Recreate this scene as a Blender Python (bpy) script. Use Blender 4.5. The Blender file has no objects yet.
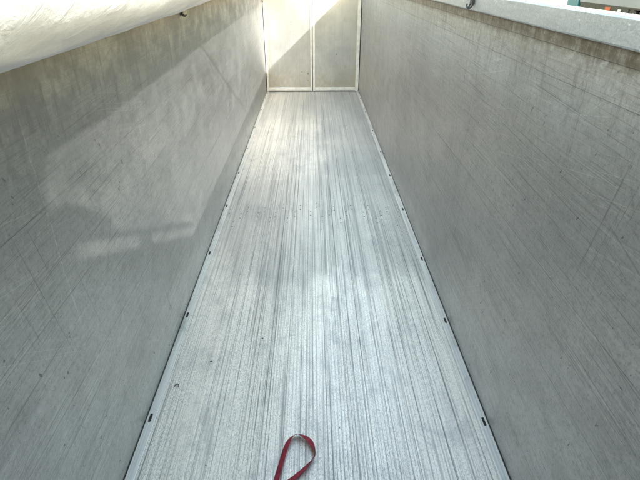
import bpy, bmesh, math, random
from mathutils import Vector, Matrix, noise
R = math.radians
random.seed(7)
S = bpy.context.scene
COL = S.collection

# ------------------------------------------------------------------ camera
F = 1.2                      # height of the load floor above the yard
cam = bpy.data.cameras.new('camera')
cam.sensor_width = 36.0
cam.lens = 27.06
cam.clip_start = 0.02
cam.clip_end = 3000
co = bpy.data.objects.new('camera', cam)
COL.objects.link(co)
co.location = (-0.012, 0.0, F + 2.85)
co.rotation_euler = (R(60.7), 0, R(-0.88))
S.camera = co
# ------------------------------------------------------------------ sky, sun, exposure
SUN = Vector((0.533, -1.0, 0.48)).normalized()      # towards the sun
w = bpy.data.worlds.new('World'); S.world = w; w.use_nodes = True
wn = w.node_tree.nodes; bg = wn['Background']
sky = wn.new('ShaderNodeTexSky'); sky.sky_type = 'NISHITA'; sky.sun_disc = False
sky.sun_elevation = math.asin(SUN.z)
sky.sun_rotation = math.atan2(SUN.x, SUN.y)
sky.air_density = 2.0; sky.dust_density = 1.0; sky.ozone_density = 0.0
w.node_tree.links.new(sky.outputs[0], bg.inputs[0])
bg.inputs[1].default_value = 0.15
sl = bpy.data.lights.new('sun', 'SUN'); sl.energy = 2.0; sl.angle = R(0.7); sl.color = (1.0, 0.975, 0.95)
so = bpy.data.objects.new('sun', sl); COL.objects.link(so)
so.rotation_euler = (-SUN).to_track_quat('-Z', 'Y').to_euler()
so.location = SUN * 30
S.view_settings.view_transform = 'Standard'
S.view_settings.look = 'None'
S.view_settings.gamma = 1.0
S.view_settings.exposure = 2.52

# ------------------------------------------------------------------ node helpers
class NT:
    def __init__(self, name):
        self.m = bpy.data.materials.new(name); self.m.use_nodes = True
        self.t = self.m.node_tree; self.n = self.t.nodes
        self.b = self.n['Principled BSDF']
    def put(self, sock, v):
        if hasattr(v, 'is_output') or isinstance(v, bpy.types.NodeSocket): self.t.links.new(v, sock)
        elif isinstance(v, (tuple, list)) and len(v) == 3 and sock.type == 'RGBA': sock.default_value = (*v, 1)
        else: sock.default_value = v
    def math(self, op, a, b=0.0, c=0.0, clamp=False):
        x = self.n.new('ShaderNodeMath'); x.operation = op; x.use_clamp = clamp
        self.put(x.inputs[0], a); self.put(x.inputs[1], b); self.put(x.inputs[2], c)
        return x.outputs[0]
    def pos(self):
        t = self.n.new('ShaderNodeTexCoord'); s = self.n.new('ShaderNodeSeparateXYZ')
        self.t.links.new(t.outputs['Object'], s.inputs[0])
        self.P = t.outputs['Object']; self.x, self.y, self.z = s.outputs
        return self.P
    def vec(self, x, y, z):
        c = self.n.new('ShaderNodeCombineXYZ')
        for i, v in enumerate((x, y, z)): self.put(c.inputs[i], v)
        return c.outputs[0]
    def noise(self, scale=(1, 1, 1), detail=2.0, rough=0.5, rot=(0, 0, 0), off=(0, 0, 0), src=None, dist=0.0):
        mp = self.n.new('ShaderNodeMapping'); self.put(mp.inputs['Vector'], src or self.P)
        # rotate first, then stretch
        mp.vector_type = 'POINT'
        mp.inputs['Rotation'].default_value = rot
        mp2 = self.n.new('ShaderNodeMapping')
        self.t.links.new(mp.outputs[0], mp2.inputs[0]); mp2.inputs['Scale'].default_value = scale
        mp2.inputs['Location'].default_value = off
        x = self.n.new('ShaderNodeTexNoise'); self.t.links.new(mp2.outputs[0], x.inputs['Vector'])
        x.inputs['Scale'].default_value = 1.0; x.inputs['Detail'].default_value = detail
        x.inputs['Roughness'].default_value = rough; x.inputs['Distortion'].default_value = dist
        return x.outputs[0]
    def ramp(self, v, a, b, lo=0.0, hi=1.0):
        x = self.n.new('ShaderNodeMapRange'); x.clamp = True; x.interpolation_type = 'SMOOTHSTEP'
        self.put(x.inputs[0], v)
        for i, q in enumerate((a, b, lo, hi)): x.inputs[i + 1].default_value = q
        return x.outputs[0]
    def mix(self, fac, a, b, mode='MIX'):
        x = self.n.new('ShaderNodeMix'); x.data_type = 'RGBA'; x.blend_type = mode
        self.put(x.inputs[0], fac); self.put(x.inputs[6], a); self.put(x.inputs[7], b)
        return x.outputs[2]
    def line(self, coord, at, width, wob=None, amp=0.0):
        """1 on a thin line where coord == at"""
        d = self.math('SUBTRACT', coord, at)
        if wob is not None: d = self.math('ADD', d, self.math('MULTIPLY', self.math('SUBTRACT', wob, 0.5), amp))
        return self.ramp(self.math('ABSOLUTE', d), width * 0.5, width, 1.0, 0.0)
    def add(self, *v):
        o = v[0]
        for q in v[1:]: o = self.math('ADD', o, q)
        return o
    def mul(self, *v):
        o = v[0]
        for q in v[1:]: o = self.math('MULTIPLY', o, q)
        return o
    def bump(self, h, strength=0.3, dist=0.002):
        x = self.n.new('ShaderNodeBump'); x.inputs['Strength'].default_value = strength
        x.inputs['Distance'].default_value = dist; self.t.links.new(h, x.inputs['Height'])
        self.t.links.new(x.outputs[0], self.b.inputs['Normal'])
    def out(self, color=None, rough=None, metal=None):
        if color is not None: self.put(self.b.inputs['Base Color'], color)
        if rough is not None: self.put(self.b.inputs['Roughness'], rough)
        if metal is not None: self.put(self.b.inputs['Metallic'], metal)
        return self.m

def simple(name, c, rough=0.6, metal=0.0, var=0.12, scale=6.0, bump=0.0):
    t = NT(name); t.pos()
    n = t.noise((scale,) * 3, 4, 0.6)
    lo = tuple(v * (1 - var) for v in c); hi = tuple(min(1, v * (1 + var)) for v in c)
    col = t.mix(t.ramp(n, 0.3, 0.7), lo, hi)
    if bump: t.bump(t.noise((scale * 12,) * 3, 3), bump, 0.001)
    return t.out(col, rough, metal)

def wall_material(name, side):
    t = NT(name); t.pos(); Y, Z = t.y, t.z
    seed = 0.0 if side < 0 else 31.0
    big = t.noise((1, 0.55, 0.8), 5, 0.6, off=(seed, 3, 1))
    mid = t.noise((1, 3.5, 5), 5, 0.65, off=(seed, 7, 2))
    col = t.mix(t.ramp(big, 0.3, 0.7), (0.385, 0.39, 0.385), (0.475, 0.48, 0.475))
    col = t.mix(t.mul(t.ramp(mid, 0.45, 0.75), 0.35), col, (0.33, 0.335, 0.325))
    # long brushing along the boards
    br = t.noise((1, 0.45, 85), 4, 0.7, off=(seed, 0, 0))
    br2 = t.noise((1, 1.3, 230), 3, 0.6, off=(seed, 5, 0))
    col = t.mix(t.mul(t.ramp(br, 0.52, 0.72), t.ramp(mid, 0.3, 0.55, 0.35, 1.0), 0.34), col, (0.62, 0.645, 0.63))
    col = t.mix(t.mul(t.ramp(br2, 0.54, 0.68), 0.48), col, (0.19, 0.195, 0.19))
    # scratches left by loads, several directions
    sc_all = None
    for k, (ang, st, th) in enumerate(((12, 120, .66), (-17, 150, .67), (38, 130, .68), (78, 95, .67), (96, 130, .68), (-52, 160, .69))):
        n = t.noise((1, 0.55, st), 1, 0.4, rot=(R(ang), 0, 0), off=(seed + k * 3.1, k * 5.3, 0))
        n = t.mul(t.ramp(n, th, th + 0.05), t.ramp(t.noise((1, 1.2, 1.4), 3, off=(k * 2.2 + seed, 0, 4)), 0.45, 0.62))
        col = t.mix(t.mul(n, 0.50 if k % 2 else 0.24), col, (0.15, 0.155, 0.15) if k % 2 else (0.66, 0.665, 0.65))
        sc_all = n if sc_all is None else t.add(sc_all, n)
    # upright scuffed lines at the ribs behind the skin
    rib = None
    wob = t.noise((1, 0.2, 3.0), 4, 0.7, off=(seed, 0, 9))
    brk = t.noise((1, 1, 26), 3, 0.8, off=(seed, 2, 5))
    ribs = ((2.01, .006, .45, 1.55), (3.38, .007, .42, 1.25), (4.76, .007, .6, 1.3)) if side < 0 else ((1.76, .0032, .7, 1.7), (2.24, .006, .35, .85), (4.09, .010, .4, .85), (4.86, .010, .42, 1.0))
    for y0, wd, h0, h1 in ribs:
        l = t.mul(t.line(Y, y0, wd, wob, 0.07), t.ramp(brk, 0.36, 0.62))
        l = t.mul(l, t.ramp(Z, F + 2.85 - h1 - .2, F + 2.85 - h1 + .1), t.ramp(Z, F + 2.85 - h0 + .05, F + 2.85 - h0 - .1))
        rib = l if rib is None else t.add(rib, l)
    col = t.mix(t.mul(rib, 0.45), col, (0.72, 0.725, 0.71) if side < 0 else (0.16, 0.165, 0.16))
    br3 = t.noise((1, 0.9, 140), 3, 0.6, off=(seed, 9, 3), rot=(R(-3), 0, 0))
    col = t.mix(t.mul(t.ramp(br3, 0.61, 0.67), 0.60), col, (0.15, 0.155, 0.15))
    grn = t.noise((60, 60, 60), 3, 0.8, off=(seed, 0, 0))
    col = t.mix(t.mul(t.ramp(grn, 0.48, 0.7), 0.50), col, (0.20, 0.205, 0.20))
    mot = t.noise((1, 22, 26), 5, 0.8, off=(seed, 4, 4))
    col = t.mix(t.mul(t.ramp(mot, 0.50, 0.70), 0.35), col, (0.24, 0.245, 0.24))
    col = t.mix(t.mul(t.ramp(mot, 0.46, 0.32), 0.25), col, (0.62, 0.625, 0.62))
    nick = t.mul(t.ramp(t.noise((1, 14, 30), 2, 0.7, rot=(R(60), 0, 0), off=(seed, 0, 6)), 0.70, 0.74), 0.7)
    col = t.mix(nick, col, (0.09, 0.09, 0.088))
    # small black dents and specks
    sp = t.ramp(t.noise((1, 34, 34), 1, off=(seed, 0, 0)), 0.78, 0.82)
    col = t.mix(t.mul(sp, 0.7), col, (0.08, 0.08, 0.08))
    # dirty runs from the rail
    top = t.ramp(Z, F + 1.75, F + 2.5)
    run = t.noise((1, 17, 1.1), 5, 0.75, off=(seed, 0, 2))
    blot = t.noise((1, 9, 9), 4, 0.7, off=(seed, 0, 2))
    col = t.mix(t.mul(t.ramp(Z, F + 1.9, F + 2.45), t.ramp(run, 0.50, 0.63), t.ramp(blot, 0.30, 0.55), 0.70 if side < 0 else 0.38), col, (0.095, 0.085, 0.075))
    if side < 0: col = t.mix(t.mul(t.ramp(Z, F + 1.6, F + 2.45), t.ramp(mid, 0.25, 0.6, 0.5, 1.0), 0.90), col, (0.118, 0.120, 0.138))  # upper left wall: dirt plus the tarpaulin's shade, deepened in the colour
    # grime bands just under the rail
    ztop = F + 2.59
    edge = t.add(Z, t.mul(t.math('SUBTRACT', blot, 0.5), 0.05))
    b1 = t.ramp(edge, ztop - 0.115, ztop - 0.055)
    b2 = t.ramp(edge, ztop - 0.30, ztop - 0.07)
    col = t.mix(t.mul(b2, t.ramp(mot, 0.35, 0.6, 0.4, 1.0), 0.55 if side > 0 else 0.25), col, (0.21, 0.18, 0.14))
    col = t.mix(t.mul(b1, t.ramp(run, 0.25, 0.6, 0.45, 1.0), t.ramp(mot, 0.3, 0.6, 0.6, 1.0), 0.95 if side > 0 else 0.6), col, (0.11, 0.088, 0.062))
    # grime at the floor
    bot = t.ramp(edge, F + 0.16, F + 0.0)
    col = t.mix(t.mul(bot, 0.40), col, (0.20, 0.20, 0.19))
    rough = t.add(t.ramp(mid, 0.3, 0.7, 0.40, 0.52), t.mul(top, 0.1), t.mul(t.ramp(br, 0.5, 0.7), -0.06))
    h = t.add(t.mul(br, 0.6), t.mul(br2, 0.4), t.mul(sc_all, 0.5), t.mul(rib, 0.9), t.mul(big, 1.5))
    t.bump(h, 0.35, 0.0015)
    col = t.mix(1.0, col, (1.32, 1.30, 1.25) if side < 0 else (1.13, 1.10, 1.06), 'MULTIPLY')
    return t.out(col, rough, 1.0 if side < 0 else 0.92)

def floor_material(name, step, x0):
    t = NT(name); t.pos(); X, Y = t.x, t.y
    pi = t.math('FLOOR', t.math('DIVIDE', t.math('SUBTRACT', X, x0), step))
    wn_ = t.n.new('ShaderNodeTexWhiteNoise'); wn_.noise_dimensions = '1D'; t.t.links.new(pi, wn_.inputs['W'])
    pr = wn_.outputs['Value']
    col = t.mix(pr, (0.94, 0.865, 0.78), (0.99, 0.92, 0.84))
    # long streaks left by sliding loads
    s1 = t.noise((55, 0.22, 1), 5, 0.75)
    s2 = t.noise((150, 0.8, 1), 4, 0.7, off=(4, 2, 0))
    s3 = t.noise((24, 0.16, 1), 4, 0.7, off=(9, 1, 0))
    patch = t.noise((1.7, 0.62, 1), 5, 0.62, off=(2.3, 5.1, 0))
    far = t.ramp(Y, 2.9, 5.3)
    far2 = t.ramp(Y, 7.6, 6.6, 0.45, 1.0)  # dirt thinned here to paint in the sunlit doors' reflection
    far3 = t.math('MAXIMUM', t.ramp(Y, 8.8, 11.0), t.mul(t.ramp(t.add(X, t.mul(patch, 0.9)), 0.15, 0.75), t.ramp(Y, 6.2, 7.6)))  # darker far end and right side, framing that painted reflection
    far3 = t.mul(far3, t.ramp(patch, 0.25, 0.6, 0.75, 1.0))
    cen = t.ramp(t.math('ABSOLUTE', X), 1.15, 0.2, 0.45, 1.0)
    dirt_gleam = t.mul(t.ramp(t.add(t.mul(patch, 0.75), t.mul(far, 0.34)), 0.42, 0.66), far2)
    dirt_gleam = t.math('MAXIMUM', dirt_gleam, far3)
    grime = t.mul(t.ramp(t.add(t.mul(s1, 0.5), t.mul(s3, 0.5)), 0.47, 0.60), t.ramp(dirt_gleam, 0, 1, 0.22, 1.0), cen)  # streak grime, also thinned and framed for the painted reflection
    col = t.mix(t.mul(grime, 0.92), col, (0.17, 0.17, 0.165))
    col = t.mix(t.add(t.mul(dirt_gleam, 0.48), t.mul(far3, 0.30)), col, (0.33, 0.33, 0.315))
    col = t.mix(t.mul(t.ramp(s2, 0.53, 0.66), 0.45), col, (0.27, 0.275, 0.27))
    col = t.mix(t.mul(t.ramp(s2, 0.44, 0.34), 0.35), col, (0.85, 0.855, 0.85))
    # speckled oxide
    st = t.noise((3.2, 2.3, 1), 6, 0.7, off=(8, 2, 0), dist=0.6)
    col = t.mix(t.mul(t.ramp(st, 0.50, 0.68), 0.45), col, (0.40, 0.40, 0.40))
    s4 = t.noise((95, 0.35, 1), 3, 0.7, off=(1, 7, 0))
    col = t.mix(t.mul(t.ramp(s4, 0.53, 0.62), t.ramp(s3, 0.35, 0.6, 0.3, 0.9)), col, (0.20, 0.195, 0.185))
    g = t.noise((140, 60, 1), 3, 0.8, off=(0, 0, 3))
    col = t.mix(t.mul(t.ramp(g, 0.46, 0.64), t.ramp(patch, 0.3, 0.6, 0.40, 0.75)), col, (0.33, 0.335, 0.33))
    sp = t.ramp(t.noise((28, 28, 1), 1, off=(5, 0, 0)), 0.79, 0.82)
    col = t.mix(t.mul(sp, 0.7), col, (0.07, 0.07, 0.07))
    # dark dirty smudges round the screw row
    ring = t.mul(t.ramp(t.math('ABSOLUTE', t.math('SUBTRACT', Y, 5.9)), 0.5, 0.1), t.ramp(t.noise((26, 0.9, 1), 4, 0.7, off=(7, 0, 0)), 0.5, 0.66))
    col = t.mix(t.mul(ring, 0.42), col, (0.16, 0.155, 0.15))
    # ridges of the extruded boards
    fr = t.math('FRACT', t.math('DIVIDE', t.math('SUBTRACT', X, x0), step / 6.0))
    rid = t.ramp(t.math('ABSOLUTE', t.math('SUBTRACT', fr, 0.5)), 0.44, 0.49)
    col = t.mix(t.mul(rid, t.ramp(s3, 0.35, 0.6, 0.15, 0.55)), col, (0.26, 0.26, 0.255))
    rough = t.add(t.ramp(patch, 0.3, 0.7, 0.42, 0.50), t.mul(g, 0.05))
    h = t.add(t.mul(s2, 1.0), t.mul(s1, 1.0), t.mul(rid, -1.2), t.mul(g, 0.5))
    t.bump(h, 0.4, 0.0015)
    return t.out(col, rough, 0.58)

def strip_material():
    t = NT('edge strip aluminium'); t.pos()
    s = t.noise((60, 0.4, 20), 4, 0.7); p = t.noise((5, 1.5, 2), 5, 0.65)
    col = t.mix(t.ramp(s, 0.35, 0.65), (0.60, 0.585, 0.56), (0.80, 0.78, 0.74))
    col = t.mix(t.mul(t.ramp(p, 0.5, 0.7), 0.5), col, (0.28, 0.28, 0.27))
    t.bump(s, 0.3, 0.001)
    return t.out(col, 0.42, 0.5)

def door_material():
    t = NT('door panel'); t.pos(); Z = t.z
    v = t.noise((95, 1, 0.9), 4, 0.7); p = t.noise((2.2, 1, 1.6), 5, 0.65); q = t.noise((13, 1, 9), 4, 0.7)
    col = t.mix(t.ramp(p, 0.3, 0.7), (0.40, 0.41, 0.405), (0.51, 0.52, 0.515))
    col = t.mix(t.mul(t.ramp(v, 0.46, 0.68), 0.40), col, (0.34, 0.325, 0.29))
    low = t.ramp(Z, F + 0.95, F + 0.05)
    col = t.mix(t.mul(low, t.ramp(q, 0.30, 0.62), 0.60), col, (0.40, 0.34, 0.22))
    col = t.mix(t.mul(t.ramp(q, 0.60, 0.72), 0.45), col, (0.30, 0.28, 0.235))
    ex = t.math('ABSOLUTE', t.x)
    col = t.mix(t.mul(t.ramp(ex, 1.02, 1.2), t.ramp(q, 0.3, 0.65), 0.6), col, (0.50, 0.42, 0.22))
    sp = t.ramp(t.noise((12, 1, 12), 1, off=(3, 0, 1)), 0.76, 0.79)
    col = t.mix(t.mul(sp, 0.6), col, (0.12, 0.11, 0.1))
    t.bump(t.add(v, t.mul(p, 3)), 0.3, 0.002)
    return t.out(col, 0.36, 0.92)

def galv_material():
    t = NT('rail metal'); t.pos()
    v = t.n.new('ShaderNodeTexVoronoi'); mp = t.n.new('ShaderNodeMapping')
    t.t.links.new(t.P, mp.inputs[0]); mp.inputs['Scale'].default_value = (120, 90, 120)
    t.t.links.new(mp.outputs[0], v.inputs['Vector']); v.inputs['Scale'].default_value = 1.0
    s = t.n.new('ShaderNodeSeparateColor'); t.t.links.new(v.outputs['Color'], s.inputs[0])
    p = t.noise((3, 1.6, 14), 5, 0.7); q = t.noise((30, 26, 40), 3, 0.7)
    col = t.mix(s.outputs[0], (0.34, 0.345, 0.335), (0.44, 0.445, 0.435))
    col = t.mix(t.mul(t.ramp(p, 0.45, 0.68), 0.6), col, (0.24, 0.24, 0.225))
    col = t.mix(t.mul(t.ramp(q, 0.62, 0.72), 0.5), col, (0.86, 0.86, 0.84))
    col = t.mix(t.mul(t.ramp(t.noise((9, 9, 30), 4, 0.8, off=(3, 3, 0)), 0.6, 0.72), 0.6), col, (0.24, 0.235, 0.22))
    t.bump(t.add(q, p), 0.4, 0.002)
    return t.out(col, t.ramp(p, 0.3, 0.7, 0.34, 0.5), 0.5)

def tarp_material():
    t = NT('tarpaulin'); t.pos()
    p = t.noise((2.5, 1.2, 2.5), 5, 0.6); q = t.noise((16, 10, 16), 4, 0.7)
    col = t.mix(t.ramp(p, 0.35, 0.7), (0.83, 0.87, 0.95), (0.77, 0.805, 0.87))
    col = t.mix(t.mul(t.ramp(q, 0.55, 0.75), 0.35), col, (0.52, 0.51, 0.46))
    t.bump(t.add(t.mul(p, 2), t.noise((90, 90, 90), 2), t.mul(t.noise((3, 9, 14), 4, 0.6, rot=(R(35), 0, 0), dist=1.0), 8)), 0.35, 0.002)
    return t.out(col, 0.42, 0.0)

def webbing_material():
    t = NT('red webbing'); t.pos()
    q = t.noise((400, 400, 400), 2, 0.7); p = t.noise((30, 30, 30), 3, 0.7)
    col = t.mix(t.ramp(p, 0.35, 0.7), (0.33, 0.010, 0.032), (0.15, 0.008, 0.018))
    col = t.mix(t.mul(t.ramp(q, 0.5, 0.7), 0.4), col, (0.10, 0.008, 0.015))
    t.bump(q, 0.5, 0.001)
    return t.out(col, 0.7, 0.0)

def asphalt_material():
    t = NT('asphalt'); t.pos()
    a = t.noise((60, 60, 60), 3, 0.8); b = t.noise((0.35, 0.35, 0.35), 6, 0.65)
    col = t.mix(t.ramp(b, 0.3, 0.7), (0.045, 0.045, 0.045), (0.075, 0.073, 0.07))
    col = t.mix(t.mul(t.ramp(a, 0.5, 0.7), 0.4), col, (0.12, 0.12, 0.115))
    t.bump(a, 0.4, 0.004)
    return t.out(col, 0.85, 0.0)

# ------------------------------------------------------------------ mesh helpers
def link(name, bm, mat, parent=None, smooth=False):
    me = bpy.data.meshes.new(name); bm.normal_update(); bm.to_mesh(me); bm.free()
    if smooth:
        for p in me.polygons: p.use_smooth = True
    for m in (mat if isinstance(mat, (list, tuple)) else [mat]): me.materials.append(m)
    o = bpy.data.objects.new(name, me); COL.objects.link(o)
    if parent: o.parent = parent
    return o
def empty(name, label, cat, loc=(0, 0, 0), group=None):
    o = bpy.data.objects.new(name, None); COL.objects.link(o); o.location = loc
    o['label'] = label; o['category'] = cat
    if group: o['group'] = group
    o.empty_display_size = 0.2
    return o
def tag(o, label, cat, group=None):
    o['label'] = label; o['category'] = cat
    if group: o['group'] = group
    return o
def box(bm, x0, x1, y0, y1, z0, z1, bev=0.0):
    r = bmesh.ops.create_cube(bm, size=1.0)
    vs = r['verts']
    bmesh.ops.scale(bm, vec=(x1 - x0, y1 - y0, z1 - z0), verts=vs)
    bmesh.ops.translate(bm, vec=((x0 + x1) / 2, (y0 + y1) / 2, (z0 + z1) / 2), verts=vs)
    if bev:
        es = list({e for v in vs for e in v.link_edges})
        bmesh.ops.bevel(bm, geom=es, offset=bev, segments=2, affect='EDGES', profile=0.5)
    return vs
def BM(): return bmesh.new()
def boxo(name, dims, mat, parent=None, bev=0.0):
    bm = BM(); box(bm, *dims, bev=bev); return link(name, bm, mat, parent)
def prism(bm, prof, y0, y1, nseg=1, closed=True):
    """extrude an (x,z) profile along y"""
    rings = []
    for k in range(nseg + 1):
        y = y0 + (y1 - y0) * k / nseg
        rings.append([bm.verts.new((x, y, z)) for x, z in prof])
    n = len(prof)
    for a, b in zip(rings, rings[1:]):
        for i in range(n if closed else n - 1):
            j = (i + 1) % n
            bm.faces.new((a[i], a[j], b[j], b[i]))
    if closed:
        bm.faces.new(rings[0][::-1]); bm.faces.new(rings[-1])
    bmesh.ops.recalc_face_normals(bm, faces=bm.faces)
def tube(bm, pts, r, seg=12, cap=True):
    rings = []
    pts = [Vector(p) for p in pts]
    up = Vector((0.13, 0.31, 0.94)).normalized()
    for i, p in enumerate(pts):
        d = (pts[min(i + 1, len(pts) - 1)] - pts[max(i - 1, 0)]).normalized()
        a = d.cross(up).normalized(); b = d.cross(a)
        rr = r[i] if isinstance(r, (list, tuple)) else r
        rings.append([bm.verts.new(p + (a * math.cos(t) + b * math.sin(t)) * rr) for t in [2 * math.pi * k / seg for k in range(seg)]])
    for A, B in zip(rings, rings[1:]):
        for i in range(seg):
            j = (i + 1) % seg; bm.faces.new((A[i], A[j], B[j], B[i]))
    if cap: bm.faces.new(rings[0]); bm.faces.new(rings[-1])
    bmesh.ops.recalc_face_normals(bm, faces=bm.faces)
def catmull(P, n):
    out = []
    P = [Vector(p) for p in P]
    for i in range(len(P) - 1):
        p0 = P[max(i - 1, 0)]; p1 = P[i]; p2 = P[i + 1]; p3 = P[min(i + 2, len(P) - 1)]
        for k in range(n):
            t = k / n
            out.append(0.5 * ((2 * p1) + (-p0 + p2) * t + (2 * p0 - 5 * p1 + 4 * p2 - p3) * t * t + (-p0 + 3 * p1 - 3 * p2 + p3) * t ** 3))
    out.append(P[-1]); return out

# ------------------------------------------------------------------ materials
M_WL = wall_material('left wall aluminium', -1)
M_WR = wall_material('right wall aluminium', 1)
W = 1.24
STRIP = 0.07
NB = 15
STEP = 2 * (W - STRIP) / NB
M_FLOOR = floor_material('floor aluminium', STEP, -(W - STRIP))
M_STRIP = strip_material()
M_DOOR = door_material()
M_RAIL = galv_material()
M_TARP = tarp_material()
M_WEB = webbing_material()
M_BLACK = simple('black rubber', (0.018, 0.018, 0.018), 0.6)
M_HOLE = simple('dark slot', (0.022, 0.013, 0.010), 0.8)
M_SCREW = simple('dirty screw', (0.05, 0.048, 0.045), 0.55, 0.4)
M_STEEL = simple('painted steel', (0.30, 0.30, 0.29), 0.5, 0.3)
M_FRAME = simple('door frame metal', (0.70, 0.695, 0.66), 0.42, 0.7, var=0.10, scale=9)
M_ASPH = asphalt_material()

# ------------------------------------------------------------------ setting
bm = BM(); bmesh.ops.create_grid(bm, x_segments=1, y_segments=1, size=1500)
g = link('ground', bm, M_ASPH); g['kind'] = 'structure'

# ------------------------------------------------------------------ the trailer
Y0, Y1 = -0.28, 13.27
tr = empty('trailer', 'long open-topped aluminium trailer body with ribbed floor, seen from inside', 'trailer')

# floor boards with real joints
prof = []
xl = -(W - STRIP)
for i in range(NB):
    a = xl + i * STEP; b = a + STEP; gp = 0.0026
    if i: prof += [(a - 0 + 0.0, F - 0.006), (a + gp, F - 0.006), (a + gp, F - 0.001), (a + gp + 0.002, F)]
    else: prof += [(a, F)]
    if i < NB - 1: prof += [(b - gp - 0.002, F), (b - gp, F - 0.001), (b - gp, F - 0.006)]
    else: prof += [(b, F)]
prof += [(-xl, F - 0.05), (xl, F - 0.05)]
bm = BM(); prism(bm, prof, Y0, Y1 - 0.01, 1)
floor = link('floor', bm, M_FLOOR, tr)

# edge strips with slots
def slot_mesh():
    bm = BM()
    pts = []
    L, r = 0.028, 0.0095
    for k in range(9): t = math.pi * k / 8; pts.append((r * math.cos(t), L + r * math.sin(t)))
    for k in range(9): t = math.pi + math.pi * k / 8; pts.append((r * math.cos(t), -L + r * math.sin(t)))
    lo = [bm.verts.new((x, y, 0)) for x, y in pts]; hi = [bm.verts.new((x, y, 0.0012)) for x, y in pts]
    bm.faces.new(hi)
    for i in range(len(pts)):
        j = (i + 1) % len(pts); bm.faces.new((lo[i], lo[j], hi[j], hi[i]))
    bmesh.ops.recalc_face_normals(bm, faces=bm.faces)
    return bm
slot0 = None
for s in (-1, 1):
    p = [(s * (W - STRIP + 0.001), F - 0.045), (s * (W - STRIP + 0.001), F + 0.0035), (s * (W - STRIP + 0.004), F + 0.005), (s * (W - 0.007), F + 0.005), (s * (W - 0.007), F - 0.045)]
    bm = BM(); prism(bm, p, Y0, Y1 - 0.01)
    st = link('edge_strip', bm, M_STRIP, tr)
    ys = [(2.44, 3.64, 4.78, 6.05, 7.3, 8.5, 9.87, 11.3, 12.5), (2.37, 3.52, 4.62, 5.91, 7.15, 8.3, 9.6, 11.1, 12.4)][s > 0]
    for y in ys:
        if slot0 is None: o = slot0 = link('slot', slot_mesh(), M_HOLE, st)
        else: o = slot0.copy(); COL.objects.link(o); o.parent = st
        o.location = (s * (W - 0.031), y, F + 0.005)

# screws across the boards
bm = BM()
for r0, z in ((0.0095, 0.0006), ):
    bmesh.ops.create_cone(bm, cap_ends=True, segments=14, radius1=0.0088, radius2=0.007, depth=0.0022)
screw0 = None
for i in range(NB):
    for k, dx in enumerate((-0.042, 0.042)):
        if (i * 2 + k) % 9 == 4: continue
        cx = xl + (i + 0.5) * STEP + dx + random.uniform(-.012, .012)
        yb = (6.10, 5.72, 5.92)[(i * 2 + k) % 3] + random.uniform(-.05, .05) - 0.10 * abs(cx)
        for dy in (0, 0.13):
            if screw0 is None: o = screw0 = link('screw', bm, M_SCREW, floor)
            else: o = screw0.copy(); COL.objects.link(o); o.parent = floor
            o.location = (cx, yb - dy, F + 0.001)

# side walls: boards with narrow joints
WT = F + 2.588
for s in (-1, 1):
    seams = [0.485, 1.425, 1.90, 2.37] if s > 0 else [0.95, 1.425, 1.90, 2.37]
    zs = sorted(F + 2.85 - h for h in seams)
    p = [(W + 0.0, F - 0.1)]
    for z in zs: p += [(W, z - 0.0009), (W + 0.003, z - 0.0007), (W + 0.003, z + 0.0007), (W, z + 0.0009)]
    if s > 0:
        p += [(W, WT - 0.075), (W - 0.006, WT - 0.071), (W - 0.006, WT), (W + 0.045, WT), (W + 0.045, F - 0.1)]
    else:
        p += [(W, WT), (W + 0.045, WT), (W + 0.045, F - 0.1)]
    p = [(s * x, z) for x, z in p]
    bm = BM(); prism(bm, p, Y0, Y1 + 0.05)
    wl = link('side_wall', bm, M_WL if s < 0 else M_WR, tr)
    # top rail, a rounded hollow section proud of the wall
    zt = F + 2.695
    q = [(W - 0.040, WT - 0.004), (W - 0.044, WT + 0.004), (W - 0.044, zt - 0.008), (W - 0.036, zt), (W + 0.044, zt), (W + 0.052, zt - 0.008), (W + 0.052, WT - 0.02), (W + 0.048, WT - 0.02), (W + 0.048, WT + 0.001), (W - 0.020, WT + 0.001), (W - 0.022, WT - 0.004)]
    q = [(s * x, z) for x, z in q]
    bm = BM(); prism(bm, q, Y0, Y1 + 0.05)
    link('top_rail', bm, M_RAIL, tr)

# front wall under the camera, roof bows
bm = BM(); box(bm, -W + 0.002, W - 0.002, Y0 - 0.05, Y0 + 0.02, F - 0.1, F + 2.695, 0.004)
link('front_wall', bm, M_WL, tr)
FZ = F + 2.85
bm = BM(); tube(bm, [(-W, -0.27, FZ - 0.035), (-0.6, -0.27, FZ - 0.035), (0.6, -0.27, FZ - 0.035), (W, -0.27, FZ - 0.035)], 0.024)
link('front_bar', bm, M_STEEL, tr, True)
bm = BM(); box(bm, 0.50, 0.61, -0.30, -0.24, FZ - 0.15, FZ - 0.05, 0.006); link('bracket', bm, M_STEEL, tr)
for yb in (4.45,):
    bm = BM(); tube(bm, [(-W - .02, yb, F + 2.72), (0, yb, F + 2.73), (W + .02, yb, F + 2.72)], 0.013)
    link('roof_cable', bm, M_STEEL, tr, True)

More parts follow.
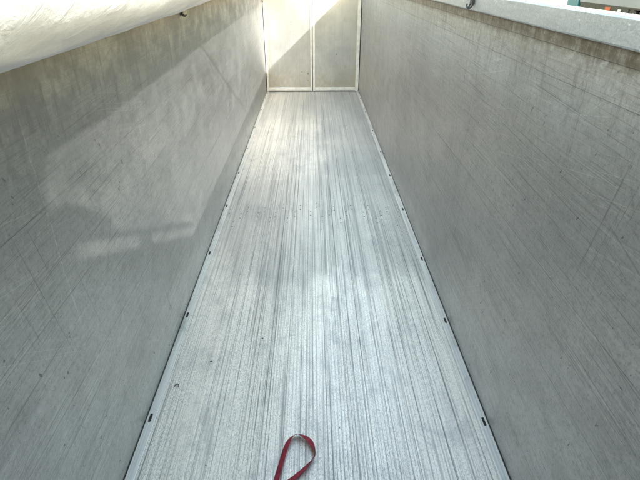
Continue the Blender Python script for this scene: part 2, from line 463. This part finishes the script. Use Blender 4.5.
# hooks under the rails
def hook(loc, s, k=1.0):
    bm = BM()
    box(bm, -0.012, 0.012, -0.030 * k, 0.030 * k, -0.012, 0.030, 0.003)
    pts = [(0.0, -0.018, -0.008), (-0.012 * s, -0.018, -0.03 * k), (-0.026 * s, -0.010, -0.040 * k), (-0.036 * s, 0.002, -0.03 * k), (-0.036 * s, 0.012, -0.012)]
    tube(bm, catmull(pts, 4), 0.0065, 8)
    tube(bm, catmull([(0.0, 0.02, -0.008), (-0.010 * s, 0.026, -0.02 * k), (-0.018 * s, 0.018, -0.034 * k)], 4), 0.006, 8)
    o = link('hook', bm, M_BLACK, tr); o.location = loc
hook((W - 0.053, 3.98, F + 2.640), 1, 1.0)
hook((-W + 0.012, 4.98, F + 2.495), -1, 0.55)

# rear doors with raised frames
for s, (xa, xb, fo, fi) in ((-1, (-1.225, -0.012, .055, .045)), (1, (0.004, 1.222, .085, .060))):
    bm = BM(); box(bm, xa, xb, Y1, Y1 + 0.04, F + 0.012, F + 2.69, 0.003)
    d = link('rear_door', bm, M_DOOR, tr)
    L, Rr = (fo, fi) if s < 0 else (fi, fo)
    bm = BM()
    for (a, b, z0, z1) in ((xa + .003, xa + L, F + .016, F + 2.685), (xb - Rr, xb - .003, F + .016, F + 2.685)):
        box(bm, a, b, Y1 - 0.026, Y1 + 0.001, z0, z1, 0.004)
    box(bm, xa + L + .001, xb - Rr - .001, Y1 - 0.022, Y1 + 0.001, F + .030, F + .105, 0.006)
    box(bm, xa + L + .001, xb - Rr - .001, Y1 - 0.022, Y1 + 0.001, F + 2.60, F + 2.683, 0.006)
    link('door_frame', bm, M_FRAME, d)
bm = BM()
box(bm, -1.24, -1.226, Y1 - .004, Y1 + .03, F, F + 2.69); box(bm, 1.224, 1.2395, Y1 - .004, Y1 + .03, F, F + 2.69)
box(bm, -0.011, 0.003, Y1 - .002, Y1 + .03, F + .01, F + 2.69); box(bm, -1.23, 1.22, Y1 - .006, Y1 + .03, F - .02, F + .011)
link('door_seal', bm, M_BLACK, tr)
# running gear below, out of the photograph
bm = BM()
for s in (-1, 1): box(bm, s * .5 - .06, s * .5 + .06, 0.4, Y1, F - .42, F - .12, .01)
link('chassis', bm, M_BLACK, tr)
whl = None
for s in (-1, 1):
    for y in (8.6, 9.9, 11.2):
        if whl is None:
            bm = BM(); bmesh.ops.create_cone(bm, cap_ends=True, segments=40, radius1=.5, radius2=.5, depth=.36, matrix=Matrix.Rotation(R(90), 4, 'Y'))
            bmesh.ops.bevel(bm, geom=[e for e in bm.edges if e.calc_face_angle(0) > 1], offset=.04, segments=3, affect='EDGES')
            o = whl = link('wheel', bm, M_BLACK, tr)
        else: o = whl.copy(); COL.objects.link(o); o.parent = tr
        o.location = (s * 0.98, y, .5)

# ------------------------------------------------------------------ rolled tarpaulin lying along the left rail
sec = [(1.345, .10), (1.30, .215), (1.235, .315), (1.12, .318), (0.95, .266), (0.78, .215), (0.61, .155), (0.485, .075), (0.42, -.06), (0.44, -.24), (0.56, -.37), (0.78, -.43), (1.02, -.41), (1.22, -.30), (1.33, -.12)]  # unseen inner bulge shaped to throw shade on the upper left wall
cl = sec + sec[:3]
pts = []
for i in range(1, len(cl) - 2):
    p0, p1, p2, p3 = [Vector(q) for q in (cl[i - 1], cl[i], cl[i + 1], cl[i + 2])]
    for k in range(8):
        t = k / 8
        pts.append(0.5 * ((2 * p1) + (-p0 + p2) * t + (2 * p0 - 5 * p1 + 4 * p2 - p3) * t * t + (-p0 + 3 * p1 - 3 * p2 + p3) * t ** 3))
n = len(pts); cen = Vector((0.9, -.06))
bm = BM(); rings = []
NY = 460
for k in range(NY + 1):
    y = -0.45 + (13.45 + 0.45) * (k / NY) ** 1.35
    ring = []
    for i, p in enumerate(pts):
        x, h = p
        d = (p - cen).normalized()
        a = math.atan2(d.y, d.x)
        amp = min(1.0, max(0.15, (1.28 - x) / 0.35))
        low = min(1.0, max(0.0, (0.33 - h) / 0.22))
        nz = noise.noise(Vector((y * 0.9, a * 1.1, 3))) * (0.006 + 0.010 * min(1, max(0, (y - 2) / 2)))
        nz += noise.noise(Vector((y * 3.2 + a * 2.4, a * 1.3, 11))) * 0.009
        rg = 1 - abs(noise.noise(Vector((y * 3.4 - a * 3.1, a * 1.6 + y * .5, 5)))) * 3.0
        nz += max(0, rg) ** 3 * 0.012 * (0.1 + 0.9 * max(0, 1 - abs(y - 3.6) / 1.6))
        nz += noise.noise(Vector((y * 9 + a * 4, a * 5, 8))) * 0.004
        amp *= 0.22 + 0.78 * low
        x2 = x + d.x * nz * amp; h2 = h + d.y * nz * amp
        h2 -= 0.03 * min(1, max(0, (y - 2.4) / 2.4))
        ring.append(bm.verts.new((-x2, y, FZ - h2)))
    rings.append(ring)
for A, B in zip(rings, rings[1:]):
    for i in range(n):
        j = (i + 1) % n; bm.faces.new((A[i], A[j], B[j], B[i]))
bm.faces.new(rings[0]); bm.faces.new(rings[-1])
bmesh.ops.recalc_face_normals(bm, faces=bm.faces)
tp = link('tarpaulin', bm, M_TARP, None, True)
tag(tp, 'bulky folded white tarpaulin lying along the top of the left trailer wall', 'tarpaulin')

# ------------------------------------------------------------------ red strap loop on the floor
def ribbon(ctrl, width, thick=0.0016, n=10):
    """ctrl: (x, y, z, tilt): tilt 0 = lies flat, 90 = stands on edge"""
    P = catmull([c[:3] for c in ctrl], n); T = catmull([(c[3], 0, 0) for c in ctrl], n)
    bm = BM(); rings = []
    for i, p in enumerate(P):
        d = (P[min(i + 1, len(P) - 1)] - P[max(i - 1, 0)]).normalized()
        side = d.cross(Vector((0, 0, 1))).normalized(); up = side.cross(d).normalized()
        a = R(T[i].x)
        u = side * math.cos(a) + up * math.sin(a); v = d.cross(u).normalized()
        ring = []
        for (q, r) in ((-.5, -.5), (-.25, -.62), (0, -.66), (.25, -.62), (.5, -.5), (.5, .5), (.25, .62), (0, .66), (-.25, .62), (-.5, .5)):
            ring.append(bm.verts.new(p + u * (q * width) + v * (r * thick)))
        rings.append(ring)
    for A, B in zip(rings, rings[1:]):
        m = len(A)
        for i in range(m): j = (i + 1) % m; bm.faces.new((A[i], A[j], B[j], B[i]))
    bm.faces.new(rings[0]); bm.faces.new(rings[-1])
    bmesh.ops.recalc_face_normals(bm, faces=bm.faces)
    return bm
fz = F
loop = [(-0.385, 1.35, fz + 0.004, 0), (-0.305, 1.62, fz + 0.006, 0), (-0.272, 1.83, fz + 0.012, 12), (-0.256, 1.95, fz + 0.02, 28), (-0.236, 2.04, fz + 0.024, 30), (-0.21, 2.16, fz + 0.024, 30), (-0.18, 2.235, fz + 0.026, 45), (-0.135, 2.264, fz + 0.028, 55), (-0.085, 2.245, fz + 0.026, 30), (-0.045, 2.205, fz + 0.024, 22), (-0.02, 2.14, fz + 0.024, 60), (-0.018, 2.095, fz + 0.024, 95), (-0.058, 2.035, fz + 0.02, 130), (-0.122, 1.965, fz + 0.016, 155), (-0.192, 1.905, fz + 0.016, 166), (-0.262, 1.85, fz + 0.02, 172), (-0.33, 1.78, fz + 0.014, 178), (-0.4, 1.66, fz + 0.005, 180), (-0.46, 1.5, fz + 0.004, 180)]
st = link('strap', ribbon(loop, 0.042), M_WEB, None, True)
tag(st, 'dark red webbing strap twisted into a loop on the grey trailer floor', 'strap')

# small litter on the floor
bm = BM()
tube(bm, catmull([(-.020, -.006, .004), (-.012, .006, .006), (.002, .011, .009), (.014, .004, .008), (.015, -.010, .004)], 5), 0.0035, 6)
o = link('metal_shaving', bm, M_BLACK, None, True); o.location = (-1.093, 2.75, F + .001)
tag(o, 'tiny dark curled shaving on the floor near the left wall', 'metal shaving')
for (x, y, ln, lab) in ((-0.873, 3.02, .011, 'tiny dark crumb on the bare floor beyond the curled shaving'), (-0.470, 3.30, .009, 'small dark crumb on the floor left of the middle boards')):
    bm = BM(); bmesh.ops.create_icosphere(bm, subdivisions=2, radius=1)
    for v in bm.verts: v.co = Vector((v.co.x * ln, v.co.y * .005, v.co.z * .004)) * (1 + .5 * noise.noise(v.co * 1.7))
    o = link('crumb', bm, M_BLACK, None, True); o.location = (x, y, F + .003); tag(o, lab, 'crumb')

# ------------------------------------------------------------------ vehicles parked in the yard to the right
M_GREY = simple('grey side panel', (0.21, 0.22, 0.24), 0.55, 0.0, var=0.06, scale=.5)
M_TEAL = simple('teal paint', (0.010, 0.15, 0.20), 0.35)
M_ORANGE = simple('orange paint', (0.42, 0.06, 0.015), 0.45)
M_WHITE = simple('white paint', (0.55, 0.55, 0.57), 0.35, var=.04)
M_GLASS = simple('dark glass', (0.02, 0.025, 0.03), 0.08)
def wheels(parent, xs, ys, r, wd):
    w0 = None
    for y in ys:
        for x in xs:
            if w0 is None:
                bm = BM(); bmesh.ops.create_cone(bm, cap_ends=True, segments=32, radius1=r, radius2=r, depth=wd, matrix=Matrix.Rotation(R(90), 4, 'Y'))
                bmesh.ops.bevel(bm, geom=[e for e in bm.edges if e.calc_face_angle(0) > 1], offset=.03, segments=2, affect='EDGES')
                o = w0 = link('wheel', bm, M_BLACK, parent)
                bm = BM(); bmesh.ops.create_cone(bm, cap_ends=True, segments=24, radius1=r * .52, radius2=r * .45, depth=wd + .03, matrix=Matrix.Rotation(R(90), 4, 'Y'))
                rim = link('rim', bm, M_STEEL, o)
            else:
                o = w0.copy(); COL.objects.link(o); o.parent = parent
                r2 = rim.copy(); COL.objects.link(r2); r2.parent = o
            o.location = (x, y, r)
X = 28.0
pt = empty('semi_trailer', 'grey box semi trailer parked in the yard beyond the right wall', 'trailer', (X, 42, 0))
boxo('cargo_box', (0, 2.55, 0, 13.6, 1.16, 3.95), M_GREY, pt, .02)
bm = BM(); box(bm, .5, 2.0, .1, 13.2, .80, 1.155, .01); box(bm, .06, .12, 3.8, 13.0, .42, 1.10, .01); box(bm, .02, .10, 0, 13.6, 1.02, 1.158, .005); link('chassis', bm, M_BLACK, pt)
boxo('shade_panel', (.0, .04, 4.6, 13.3, .22, 1.015), M_BLACK, pt, .01)  # added black panel standing in for the shade under the cargo box
boxo('tool_box', (-.04, .5, 7.55, 8.45, .62, 1.01), M_ORANGE, pt, .02)
boxo('document_box', (-.04, .3, 5.8, 6.25, .66, .92), M_WHITE, pt, .02)
wheels(pt, (.22, 2.33), (1.3, 2.6, 3.9), .5, .34)
tk = empty('truck', 'teal tractor truck standing in front of the grey semi trailer', 'truck', (X, 55.8, 0))
bm = BM(); prism(bm, [(0.02, .45), (0.02, 2.1), (.12, 3.1), (2.38, 3.1), (2.48, 2.1), (2.48, .45)], .1, 2.4); link('cab', bm, M_TEAL, tk)
boxo('windscreen', (.2, 2.3, 2.38, 2.43, 1.75, 2.7), M_GLASS, tk, .01)
boxo('side_window', (-.01, .2, 1.2, 2.1, 1.8, 2.5), M_GLASS, tk, .01)
boxo('bumper', (.0, 2.5, 2.2, 2.5, .3, .75), M_BLACK, tk, .03)
wheels(tk, (.2, 2.3), (1.7,), .5, .32)
vn = empty('van', 'white van parked beyond the teal tractor truck', 'van', (X - .5, 61.5, 0))
bm = BM(); prism(bm, [(0, .4), (0, 1.3), (.1, 2.3), (1.9, 2.3), (2, 1.3), (2, .4)], 0, 4.4); prism(bm, [(0.02, .4), (0.02, 1.15), (1.98, 1.15), (1.98, .4)], 4.39, 5.4); link('body', bm, M_WHITE, vn)
boxo('windscreen', (.15, 1.85, 4.38, 4.45, 1.3, 2.1), M_GLASS, vn, .01)
boxo('side_window', (-.01, .1, 3.2, 4.2, 1.35, 2.0), M_GLASS, vn, .01)
boxo('sill', (-.02, 2.02, .1, 5.3, .28, .45), M_BLACK, vn, .01)
wheels(vn, (.12, 1.88), (1.0, 4.4), .34, .24)

# ------------------------------------------------------------------ the photographer, behind the lens; only the shadow falls into the picture
M_SKIN = simple('skin', (0.50, 0.30, 0.22), 0.5, var=.06)
M_JACK = simple('dark blue jacket', (0.03, 0.045, 0.09), 0.8, scale=14)
M_TROU = simple('grey trousers', (0.09, 0.09, 0.095), 0.85, scale=14)
M_HAIR = simple('brown hair', (0.05, 0.03, 0.02), 0.7, scale=40)
def skin(name, V, E, mats, matf=None, parent=None):
    me = bpy.data.meshes.new(name)
    me.from_pydata([(x, y, FZ - h) for x, y, h, r in V], E, []); o = bpy.data.objects.new(name, me); COL.objects.link(o)
    m = o.modifiers.new('s', 'SKIN'); m.use_smooth_shade = True; m.branch_smoothing = .3
    for i, v in enumerate(V): me.skin_vertices[0].data[i].radius = (v[3], v[3])
    me.skin_vertices[0].data[0].use_root = True
    o.modifiers.new('u', 'SUBSURF').levels = 2
    dg = bpy.context.evaluated_depsgraph_get(); m2 = bpy.data.meshes.new_from_object(o.evaluated_get(dg))
    o.modifiers.clear(); o.data = m2; m2.name = name
    m2.materials.clear()
    for m in mats: m2.materials.append(m)
    if matf:
        for p in m2.polygons: p.material_index = matf(p.center)
    for p in m2.polygons: p.use_smooth = True
    if parent: o.parent = parent
    return o
V = [(.10, -.68, .27, .15), (.10, -.70, .05, .145), (.10, -.71, -.16, .16), (.10, -.69, -.33, .075), (.10, -.62, -.42, .07), (.10, -.57, -.52, .105), (.10, -.57, -.60, .095),
     (.28, -.73, -.27, .075), (.45, -.62, -.24, .055), (.31, -.40, -.05, .042), (.25, -.31, .00, .038),
     (-.08, -.73, -.27, .075), (-.22, -.56, -.06, .055), (-.10, -.30, .00, .04), (-.055, -.20, .01, .036),
     (.20, -.68, .36, .105), (.21, -.66, .75, .07), (.21, -.70, 1.10, .048), (.21, -.60, 1.145, .04),
     (.00, -.68, .36, .105), (-.01, -.66, .75, .07), (-.01, -.70, 1.10, .048), (-.01, -.60, 1.145, .04)]
E = [(0, 1), (1, 2), (2, 3), (3, 4), (4, 5), (5, 6), (2, 7), (7, 8), (8, 9), (9, 10), (2, 11), (11, 12), (12, 13), (13, 14), (0, 15), (15, 16), (16, 17), (17, 18), (0, 19), (19, 20), (20, 21), (21, 22)]
def pm(c):
    h = FZ - c.z
    if h < -.36: return 0
    if c.y > -.34 and h < .2: return 0
    return 1 if h < .28 else 2
person = skin('person', V, E, [M_SKIN, M_JACK, M_TROU], pm)
tag(person, 'person in a dark blue jacket leaning over the front wall taking the picture', 'person')
V = [(.10, -.60, -.66, .075), (.10, -.65, -.60, .10), (.10, -.67, -.52, .075)]
skin('hair', V, [(0, 1), (1, 2)], [M_HAIR], None, person)
def hand(base, fwd, side, grip):
    b = Vector(base); f = Vector(fwd).normalized(); sd = Vector(side).normalized(); g = Vector(grip).normalized()
    for k, ln in enumerate((.068, .078, .074, .058)):
        p = b + sd * (k - 1.5) * .021
        q = [p, p + f * ln * .5, p + f * ln * .8 + g * ln * .3, p + f * ln * .75 + g * ln * .65]
        skin('finger', [(v.x, v.y, v.z, r) for v, r in zip(q, (.0095, .009, .0085, .007))], [(0, 1), (1, 2), (2, 3)], [M_SKIN], None, person)
    p = b - f * .04 - sd * .03
    q = [p, p - sd * .02 + f * .025 + g * .02, p - sd * .01 + f * .045 + g * .045]
    skin('finger', [(v.x, v.y, v.z, r) for v, r in zip(q, (.012, .0105, .008))], [(0, 1), (1, 2)], [M_SKIN], None, person)
hand((.235, -.285, .0), (-.1, 1, .0), (1, .1, 0), (0, -.1, 1))
hand((-.055, -.155, .01), (0, 1, 0), (0, 0, 1), (1, .2, 0))
ph = boxo('phone', (-.075, .075, -.006, .006, -.037, .037), M_BLACK, None, .003)
ph.location = (-.01, -.062, FZ + .02); ph.rotation_euler = (R(-29.3), 0, 0)
tag(ph, 'black mobile phone held up by the person in the blue jacket', 'phone')
boxo('platform', (-.5, .7, -1.1, -.345, FZ - 1.22, FZ - 1.18), M_STEEL, tr, .004)
bm = BM()
for s in (-1, 1): tube(bm, [(.1 + s * .22, -1.0, 0.02), (.1 + s * .22, -1.0, FZ - 1.22)], .02)
for k in range(9): tube(bm, [(-.12, -1.0, .3 + k * .28), (.32, -1.0, .3 + k * .28)], .014)
link('ladder', bm, M_STEEL, tr)
